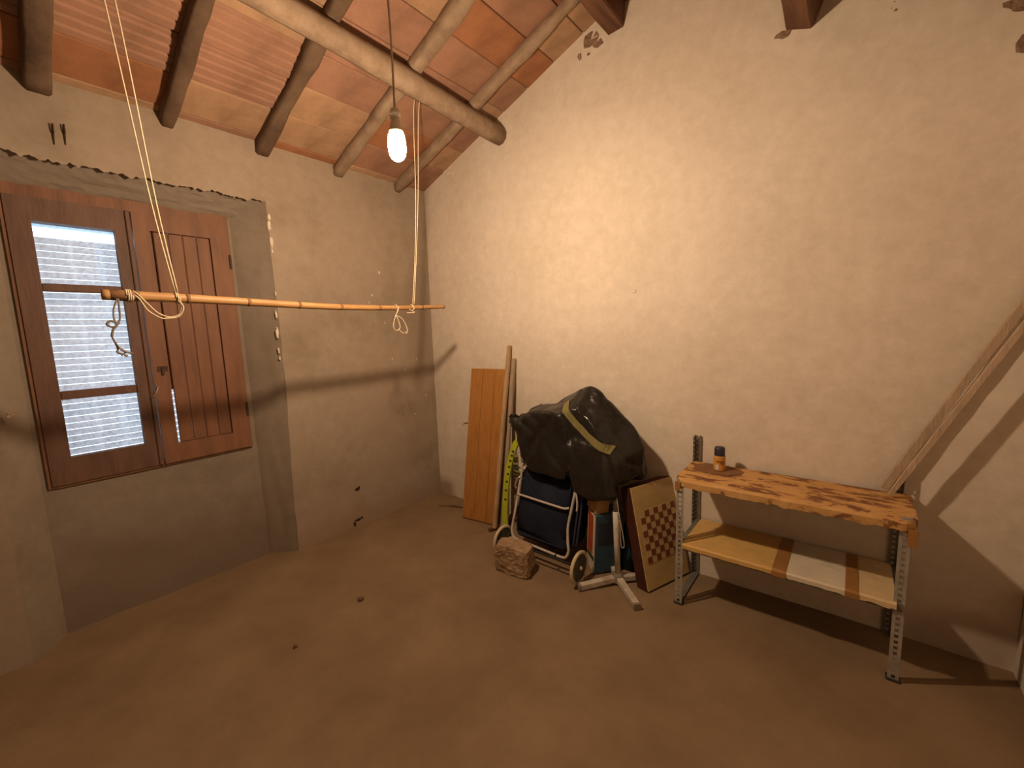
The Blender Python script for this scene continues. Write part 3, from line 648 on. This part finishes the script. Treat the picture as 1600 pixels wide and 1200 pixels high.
# ---------------------------------------------------------------- black rubbish bag heap
def hull_bm(sets):
    bm = bmesh.new()
    for pts in sets:
        b2 = bmesh.new(); vv = [b2.verts.new(p) for p in pts]; r = bmesh.ops.convex_hull(b2, input=vv)
        me = bpy.data.meshes.new('tmp'); b2.to_mesh(me); b2.free(); bm.from_mesh(me); bpy.data.meshes.remove(me)
    return bm
def Y(y, *pts): return [(x, y, z) for x, z in pts]
H1 = Y(-.24, (1.50, 1.02), (1.69, 1.135), (1.745, 1.15), (1.79, 1.13), (1.86, 1.05), (1.93, 1.00), (2.02, .915), (2.085, .80), (2.09, .65), (1.98, .60), (1.60, .60)) \
   + Y(-.07, (1.52, .98), (1.64, 1.09), (1.70, 1.08), (1.90, .84), (2.0, .70), (1.95, .60), (1.6, .60)) \
   + Y(-.40, (1.62, 1.00), (1.72, 1.02), (1.80, .97), (1.90, .85), (1.965, .72), (1.97, .60), (1.62, .58))
H2 = Y(-.26, (1.175, .86), (1.26, .93), (1.37, 1.01), (1.56, 1.02), (1.19, .63), (1.30, .60), (1.62, .60)) \
   + Y(-.43, (1.30, .90), (1.38, .965), (1.50, .99), (1.64, .985), (1.32, .66), (1.40, .585), (1.66, .57), (1.70, .75)) \
   + Y(-.08, (1.22, .82), (1.40, .92), (1.56, .94), (1.5, .6), (1.22, .65))
H3 = Y(-.31, (1.150, .885), (1.165, .84), (1.24, .92), (1.25, .82)) + Y(-.24, (1.16, .88), (1.24, .93), (1.25, .83)) + Y(-.36, (1.20, .90), (1.27, .90), (1.27, .82))
H4 = Y(-.41, (1.70, .84), (1.90, .80)) + Y(-.40, (1.68, .62), (1.96, .62), (1.985, .52), (1.86, .49), (1.72, .505)) + Y(-.45, (1.70, .62), (1.92, .64), (1.95, .53), (1.84, .50), (1.72, .515)) + Y(-.34, (1.70, .64), (1.95, .64), (1.95, .54), (1.72, .53))
H5 = Y(-.14, (1.96, .72), (2.06, .74), (2.075, .61), (1.90, .60)) + Y(-.24, (1.96, .72), (2.08, .72), (2.09, .60), (1.90, .58))
bm = hull_bm([H1, H2, H3, H4, H5])
tm = bpy.data.meshes.new('tmp'); bm.to_mesh(tm); bm.free()
to = bpy.data.objects.new('tmp', tm); C.objects.link(to)
md = to.modifiers.new('r', 'REMESH'); md.mode = 'VOXEL'; md.voxel_size = .0105
md = to.modifiers.new('s', 'SMOOTH'); md.factor = .5; md.iterations = 3
dg = bpy.context.evaluated_depsgraph_get(); me = bpy.data.meshes.new_from_object(to.evaluated_get(dg)); bpy.data.objects.remove(to)
me.name = 'rubbish_bag'; nrm = [v.normal.copy() for v in me.vertices]
for v, n_ in zip(me.vertices, nrm):
    c = v.co
    # long folds hanging from the peak, broad slumps, then crumple towards the tied end
    ang = math.atan2(c.x-1.72, (1.20-c.z)+.05); rad = math.hypot(c.x-1.72, 1.2-c.z)
    q = ang*5.5+2.2*nz(c.x, c.y, c.z, 3.2); fold = abs(math.sin(q))**.6
    left = max(0, min(1, (1.48-c.x)/.22))
    d = .016*(fold-.6)*min(1, rad*2.0)*(1-.5*left)
    q2 = c.x*26+c.z*14+3.0*nz(c.x, c.y, c.z, 6); d += (.004+.016*left)*(abs(math.sin(q2))**.6-.6)
    d += (.012+.012*left)*nz(c.x, c.y*.7, c.z, 5.5) + (.004+.014*left)*nz(c.x*1.3, c.y, c.z*.6, 18)
    v.co = c + n_*d
    if v.co.y > -.012: v.co.y = -.012
me.materials.clear(); me.materials.append(M['bag'])
for p in me.polygons: p.use_smooth = True
bag = bpy.data.objects.new('rubbish_bag', me); C.objects.link(bag)
tag(bag, 'big black plastic rubbish bag heaped over the trolley with an olive strap', 'rubbish bag')
bmb = bmesh.new(); bmb.from_mesh(me); bvh = BVHTree.FromBMesh(bmb)
def on_bag(x, z, off=.011):
    h = bvh.ray_cast(Vector((x, -2, z)), Vector((0, 1, 0)))
    return (h[0]+Vector((0, -off, 0))) if h[0] else Vector((x, -.3, z))
L1 = [(1.625, 1.052), (1.67, 1.0), (1.73, .935), (1.80, .875), (1.88, .828), (1.955, .80)]
bm = bmesh.new(); prev = None
for i in range(25):
    t = i/24*(len(L1)-1); k = min(int(t), len(L1)-2); f = t-k
    x = L1[k][0]+(L1[k+1][0]-L1[k][0])*f; z = L1[k][1]+(L1[k+1][1]-L1[k][1])*f
    dx, dz = L1[k+1][0]-L1[k][0], L1[k+1][1]-L1[k][1]; l = math.hypot(dx, dz); px, pz = -dz/l*.021, dx/l*.021
    a, b = on_bag(x+px, z+pz), on_bag(x-px, z-pz)
    ring = [bm.verts.new(a), bm.verts.new(b), bm.verts.new(b+Vector((0, .004, 0))), bm.verts.new(a+Vector((0, .004, 0)))]
    if prev:
        for q in range(4): bm.faces.new((prev[q], prev[(q+1) % 4], ring[(q+1) % 4], ring[q]))
    else: bm.faces.new(ring)
    prev = ring
bm.faces.new(prev[::-1]); obj('strap', bm, 'strap', bag, smooth=False)
bmb.free()
# gathered, tied corner of the bag
bm = bmesh.new(); kc = Vector((1.215, -.31, .872)); nsp = 15
for k in range(nsp):
    a = math.radians(95+k*150/nsp+4*((k*7) % 5)); ln = .052+.022*((k*5) % 4)/3; d = Vector((math.cos(a)*.95, -.25+.12*(k % 3), math.sin(a)*.62)).normalized(); sd_ = d.cross(Vector((0, 1, 0))).normalized()
    p0, p1, p2 = kc, kc+d*ln*.55, kc+d*ln; wv = .022
    v = [bm.verts.new(p) for p in (p0+sd_*.01, p0-sd_*.01, p1-sd_*wv+Vector((0, .008, 0)), p2-sd_*wv*.7, p2+sd_*wv*.5+Vector((0, -.01, 0)), p1+sd_*wv+Vector((0, -.006, 0)))]
    b_ = [bm.verts.new(x.co+Vector((0, .004, 0))) for x in v]
    bm.faces.new(v); bm.faces.new(b_[::-1])
    for q in range(6): bm.faces.new((v[q], v[(q+1) % 6], b_[(q+1) % 6], b_[q]))
obj('tied_corner', bm, 'bag', bag)

# ---------------------------------------------------------------- printed carton, cardboard piece, blue bag
ct = thing('printed_carton', (1.86, -.30, 0), 'blue and red printed carton standing between the trolley and the white stand', 'carton')
mc = Matrix.Translation((1.812, -.325, .001)) @ Matrix.Rotation(math.radians(-40), 4, 'Z') @ Matrix.Rotation(math.radians(6), 4, 'Y')
def cbox(lo, hi, bev=0.0):
    bm = bbox(lo, hi, bev)
    for v in bm.verts: v.co = mc @ v.co
    return bm
obj('carton_body', cbox((-.06, -.04, .006), (.06, .13, .40), .004), 'blue', ct)
obj('white_panel', cbox((-.057, -.0425, .012), (.056, -.0395, .394)), 'whiteprint', ct)
obj('red_panel', cbox((-.042, -.0445, .125), (.030, -.041, .385)), 'red', ct)
obj('dark_logo', cbox((-.045, -.0455, .092), (.050, -.0425, .118)), 'dark_mark', ct)
obj('side_print', cbox((.0585, -.02, .20), (.0615, .10, .35)), 'navy2', ct)
mc = Matrix.Translation((1.828, -.345, .405)) @ Matrix.Rotation(math.radians(-30), 4, 'Z') @ Matrix.Rotation(math.radians(14), 4, 'Y') 
tag(obj('cardboard_box', cbox((-.05, -.04, -.0), (.055, .05, .105), .003), 'cardboard'), 'small brown cardboard box on top of the printed carton', 'box')
bm = hull_bm([[(1.93, -.24, 0), (2.03, -.24, 0), (2.03, -.12, 0), (1.93, -.12, 0), (1.94, -.20, .30), (1.97, -.20, .30), (1.97, -.12, .30), (1.93, -.13, .30)]]); bevel(bm, .012, 2)
tag(obj('blue_bag', bm, 'blue', smooth=True), 'blue bag tucked behind the foot of the white stand', 'bag')

# ---------------------------------------------------------------- white cross-foot stand
sd = thing('parasol_stand', (1.985, -.385, 0), 'dirty white tube stand on a four-armed cross foot', 'stand')
sc_ = Vector((1.985, -.385, 0))
def leg(tip, w_=.036, h_=.032):
    bm = bmesh.new(); a = sc_+Vector((0, 0, .030)); b = Vector((tip[0], tip[1], .018))
    d = (b-a).normalized(); beam(bm, a+d*.02, b, w_, h_, seg=6, rough=.0008, rnd=.15); obj('leg', bm, 'stand', sd)
    bm = bmesh.new(); beam(bm, b-d*.012, b+d*.004, w_+.004, h_+.003, seg=1, rough=0, rnd=.2); obj('end_cap', bm, 'stand_grey', sd)
for t in ((1.835, -.585), (2.175, -.555), (2.070, -.285), (1.90, -.275)): leg(t)
bm = bmesh.new(); lathe(bm, [(.032, .006), (.032, .05), (.024, .062)], sc_, 'Z', 16); obj('hub', bm, 'stand_grey', sd, smooth=False)
bm = bmesh.new(); tube(bm, [sc_+Vector((0, 0, .05)), sc_+Vector((-.012, -.004, .44))], .0165, 14); obj('tube', bm, 'stand', sd, smooth=True)
bm = bmesh.new(); tube(bm, [sc_+Vector((-.012, -.004, .435)), sc_+Vector((-.016, -.006, .535))], .0135, 14); obj('upper_tube', bm, 'stand_grey', sd, smooth=True)
bm = bmesh.new(); tube(bm, smoothpts([sc_+Vector((.0, -.012, .53)), sc_+Vector((.014, -.012, .43)), sc_+Vector((.034, -.012, .33)), sc_+Vector((.045, -.012, .25)), sc_+Vector((.036, -.014, .235)), sc_+Vector((.026, -.016, .26)), sc_+Vector((.02, -.016, .40))]), .0026, 6); obj('cord', bm, 'white_metal', sd, smooth=True)

# ---------------------------------------------------------------- checkerboard table-top box
gb = thing('checkerboard_box', (2.17, -.30, 0), 'tan board with an inlaid brown checkerboard leaning upright beside the shelf', 'game board')
mg = frame_mtx((2.166, -.382, .003), (.128, .346, 0), (-.131, .049, .585))
# local: x along the bottom edge, z up the board, -y out of the face
def gx(bm):
    for v in bm.verts: v.co = mg @ v.co
    return bm
GW, GH = .365, .588
obj('box_body', gx(bbox((0, .004, 0), (GW, .082, GH), .004)), 'board_side', gb)
face = obj('board_face', gx(bbox((.002, -.002, .002), (GW-.002, .0045, GH-.002), .0015)), 'board_tan', gb)
s = .0372; ox, oz = (GW-8*s)/2+.006, .145
obj('inlay_field', gx(bbox((ox, -.0032, oz), (ox+8*s, -.001, oz+8*s))), 'board_light', face)
sq = None
for i in range(8):
    for j in range(8):
        if (i+j) % 2: continue
        if sq is None:
            sq = obj('inlay_square', bbox((0, -.0042, 0), (s-.0008, -.002, s-.0008)), 'board_dark', face); o = sq
        else: o = obj('inlay_square', None, None, face, data=sq.data)
        o.matrix_local = mg @ Matrix.Translation((ox+i*s, 0, oz+j*s))

# ---------------------------------------------------------------- slotted-angle shelf unit
su = thing('shelf_unit', (2.76, -.185, 0), 'low slotted metal shelf unit with paper-lined shelves against the wall', 'shelf')
def flange(bm, o, d, h, wd=.036, th=.0022, pitch=.026):
    o = Vector(o); d = Vector(d); t = Vector((0, 0, 1)).cross(d)
    def strip(a0, a1, z0, z1):
        v = [o+d*a+t*b+Vector((0, 0, z)) for a in (a0, a1) for b in (-th/2, th/2) for z in (z0, z1)]
        v = [bm.verts.new(x) for x in v]
        for f in ((0, 1, 3, 2), (4, 6, 7, 5), (0, 4, 5, 1), (2, 3, 7, 6), (0, 2, 6, 4), (1, 5, 7, 3)): bm.faces.new([v[i] for i in f])
    strip(0, wd*.32, 0, h); strip(wd*.68, wd, 0, h)
    z = 0
    while z < h-.004: strip(wd*.3, wd*.7, z, min(h, z+pitch*.45)); z += pitch
for (x, y, dx, dy, h, m) in ((2.312, -.372, 1, 1, .70, 'galv'), (3.216, -.362, -1, 1, .715, 'galv'), (2.302, -.014, 1, -1, .856, 'galv_dark'), (3.212, -.014, -1, -1, .80, 'galv_dark')):
    bm = bmesh.new(); flange(bm, (x, y, 0), (dx, 0, 0), h); flange(bm, (x, y, 0), (0, dy, 0), h); obj('post', bm, m, su)
for (x, y) in ((2.33, -.36), (3.2, -.35)): obj('foot', bbox((x-.024, y-.02, 0), (x+.022, y+.02, .008), .002), 'axle', su)
obj('foot_bar', bbox((2.305, -.35, .001), (2.34, -.02, .006)), 'galv_dark', su)
TZ, LZ = .690, .345
for z in (TZ, LZ): 
    bm = bmesh.new(); box(bm, (2.318, -.366, z-.004), (3.21, -.012, z)); box(bm, (2.318, -.368, z-.032), (3.21, -.364, z)); box(bm, (2.318, -.016, z-.032), (3.21, -.012, z)); obj('tray', bm, 'galv_dark', su)
def liner(name, x0, x1, z, m, hang, seed, th=.004, yb=-.018, rag=.006, over=.004, n=None, nodes=None, yf=-.374, corner=0):
    bm = bmesh.new(); n = n or max(6, int((x1-x0)/.012)); prof = []
    prof = [('t', k/14) for k in range(15)] + [('h', k/4) for k in range(1, 5)]
    top, bot = [], []
    def P(i, q, dz):
        x = x0+(x1-x0)*i/n; kind, t = q
        cr = 0
        if corner:
            e = min(i, n-i)/n*(x1-x0); cr = corner*max(0, 1-e/corner)**2
        if kind == 't': return Vector((x, yb+(yf+cr-yb)*t+.0, z+dz+.003*abs(nz(x, t, seed, 12))*1.2))
        hh = hang*t + (rag*nz(x, seed, 0, 22)+rag*.8*nz(x, seed, 2, 60))*t
        return Vector((x, yf+cr-over-dz*.6, z+dz*(1-t)-hh))
    g = []
    for dz in (0.0, th):
        g.append([[bm.verts.new(P(i, q, dz)) for i in range(n+1)] for q in prof])
    for k in (0, 1):
        for j in range(len(prof)-1):
            for i in range(n):
                f = (g[k][j][i], g[k][j][i+1], g[k][j+1][i+1], g[k][j+1][i]); bm.faces.new(f if k else f[::-1])
    m_ = len(prof)-1
    for i in range(n):
        for j in (0, m_): bm.faces.new((g[0][j][i], g[0][j][i+1], g[1][j][i+1], g[1][j][i]))
    for j in range(m_):
        for i in (0, n): bm.faces.new((g[0][j][i], g[0][j+1][i], g[1][j+1][i], g[1][j][i]))
    return obj(name, bm, m, su, smooth=False)
liner('peeled_cover', 2.300, 3.235, TZ+.003, 'cover', .030, 1, th=.010, rag=.010, corner=.05, yb=-.03)
liner('shelf_liner', 2.345, 2.79, LZ+.002, 'liner_amber', .022, 2, rag=.004)
liner('shelf_liner', 2.79, 3.045, LZ+.002, 'liner_white', .022, 3, rag=.006)
liner('shelf_liner', 3.045, 3.19, LZ+.002, 'liner_cream', .022, 4, rag=.006)
liner('tape_strip', 2.755, 2.81, LZ+.0075, 'tape', .03, 5, th=.0015, rag=.001, over=.010)
liner('tape_strip', 3.025, 3.07, LZ+.0075, 'tape', .03, 6, th=.0015, rag=.001, over=.010)
obj('tape_tag', bbox((3.205, -.378, .600), (3.235, -.374, .672), .001), 'tape', su)
obj('tape_tag', bbox((2.306, -.385, .640), (2.334, -.381, .69), .001), 'tape', su)
# torn brown paper layer on the cover
bm = bmesh.new(); n = 26; c0 = bm.verts.new((2.46, -.125, TZ+.019)); ring = []
for k in range(n):
    a = 2*math.pi*k/n; r = 1+.18*nz(math.cos(a)*2, math.sin(a)*2, 3)+.08*nz(k, 2, 3, .9); ring.append((2.45+.125*r*math.cos(a), -.125+.085*r*math.sin(a)))
v1 = [bm.verts.new((x, y, TZ+.0175+.003*nz(x, y, 0, 30))) for x, y in ring]; v0 = [bm.verts.new((x, y, TZ+.012)) for x, y in ring]
for k in range(n): bm.faces.new((v1[k], v1[(k+1) % n], c0)); bm.faces.new((v0[k], v0[(k+1) % n], v1[(k+1) % n], v1[k]))
bm.faces.new(v0[::-1]); obj('torn_paper', bm, 'torn', su)

# can on the shelf
cx, cy, cz = 2.463, -.135, TZ+.0195
cn = thing('spray_can', (cx, cy, cz), 'small orange can with a dark navy cap standing on the top shelf', 'can')
obj('can_body', lathe(bmesh.new(), [(.027, 0), (.0295, .003), (.0295, .076), (.028, .081)], (cx, cy, cz), 'Z', 24), 'can', cn, smooth=False)
obj('cap', lathe(bmesh.new(), [(.0265, .080), (.027, .085), (.0262, .122), (.022, .128), (.012, .129)], (cx, cy, cz), 'Z', 24), 'cap', cn, smooth=True)
def label_patch(a0, a1, z0, z1, m, r=.0301):
    bm = bmesh.new(); nn = 8
    grid(bm, lambda u, v: Vector((cx+r*math.cos(a0+(a1-a0)*u), cy+r*math.sin(a0+(a1-a0)*u), cz+z0+(z1-z0)*v)), nn, 1); obj('label', bm, m, cn, inv=False)
label_patch(-2.0, -1.45, .006, .036, 'whiteprint'); label_patch(-1.9, -.6, .048, .056, 'can_dark'); label_patch(-1.2, -.3, .038, .044, 'can_dark')
label_patch(-2.6, .6, .074, .078, 'liner_amber')

# ---------------------------------------------------------------- long poles leaning in the right corner
batten('long_pole', (3.142, -.045, TZ+.030), (3.575, -.045, 1.70), .030, .03, 'pole', 'long weathered pole leaning to the right close against the wall', 'pole', up=(0, -1, 0), seed=5)
batten('long_pole', (3.160, -.115, TZ+.028), (3.575, -.125, 1.64), .020, .024, 'pole', 'thinner pole leaning in front of the other one, from the shelf top', 'pole', up=(0, -1, 0), seed=6)

# ---------------------------------------------------------------- crumbs on the floor
for i, (x, y, s_, lab) in enumerate([(.875, -1.392, .020, 'dark dry leaf crumb on the floor nearer the stone block'), (.944, -1.789, .012, 'tiny dark crumb in the middle of the floor')]):
    bm = bmesh.new(); bmesh.ops.create_icosphere(bm, subdivisions=2, radius=1)
    for v in bm.verts:
        k = 1+.5*nz(v.co.x, v.co.y, v.co.z+i, 1.5); v.co = Vector((x+v.co.x*s_*k*.8, y+v.co.y*s_*k*.8, .005+max(-.006, v.co.z*s_*.4*k)))
    tag(obj('dry_crumb', bm, 'twig', smooth=True), lab, 'debris')
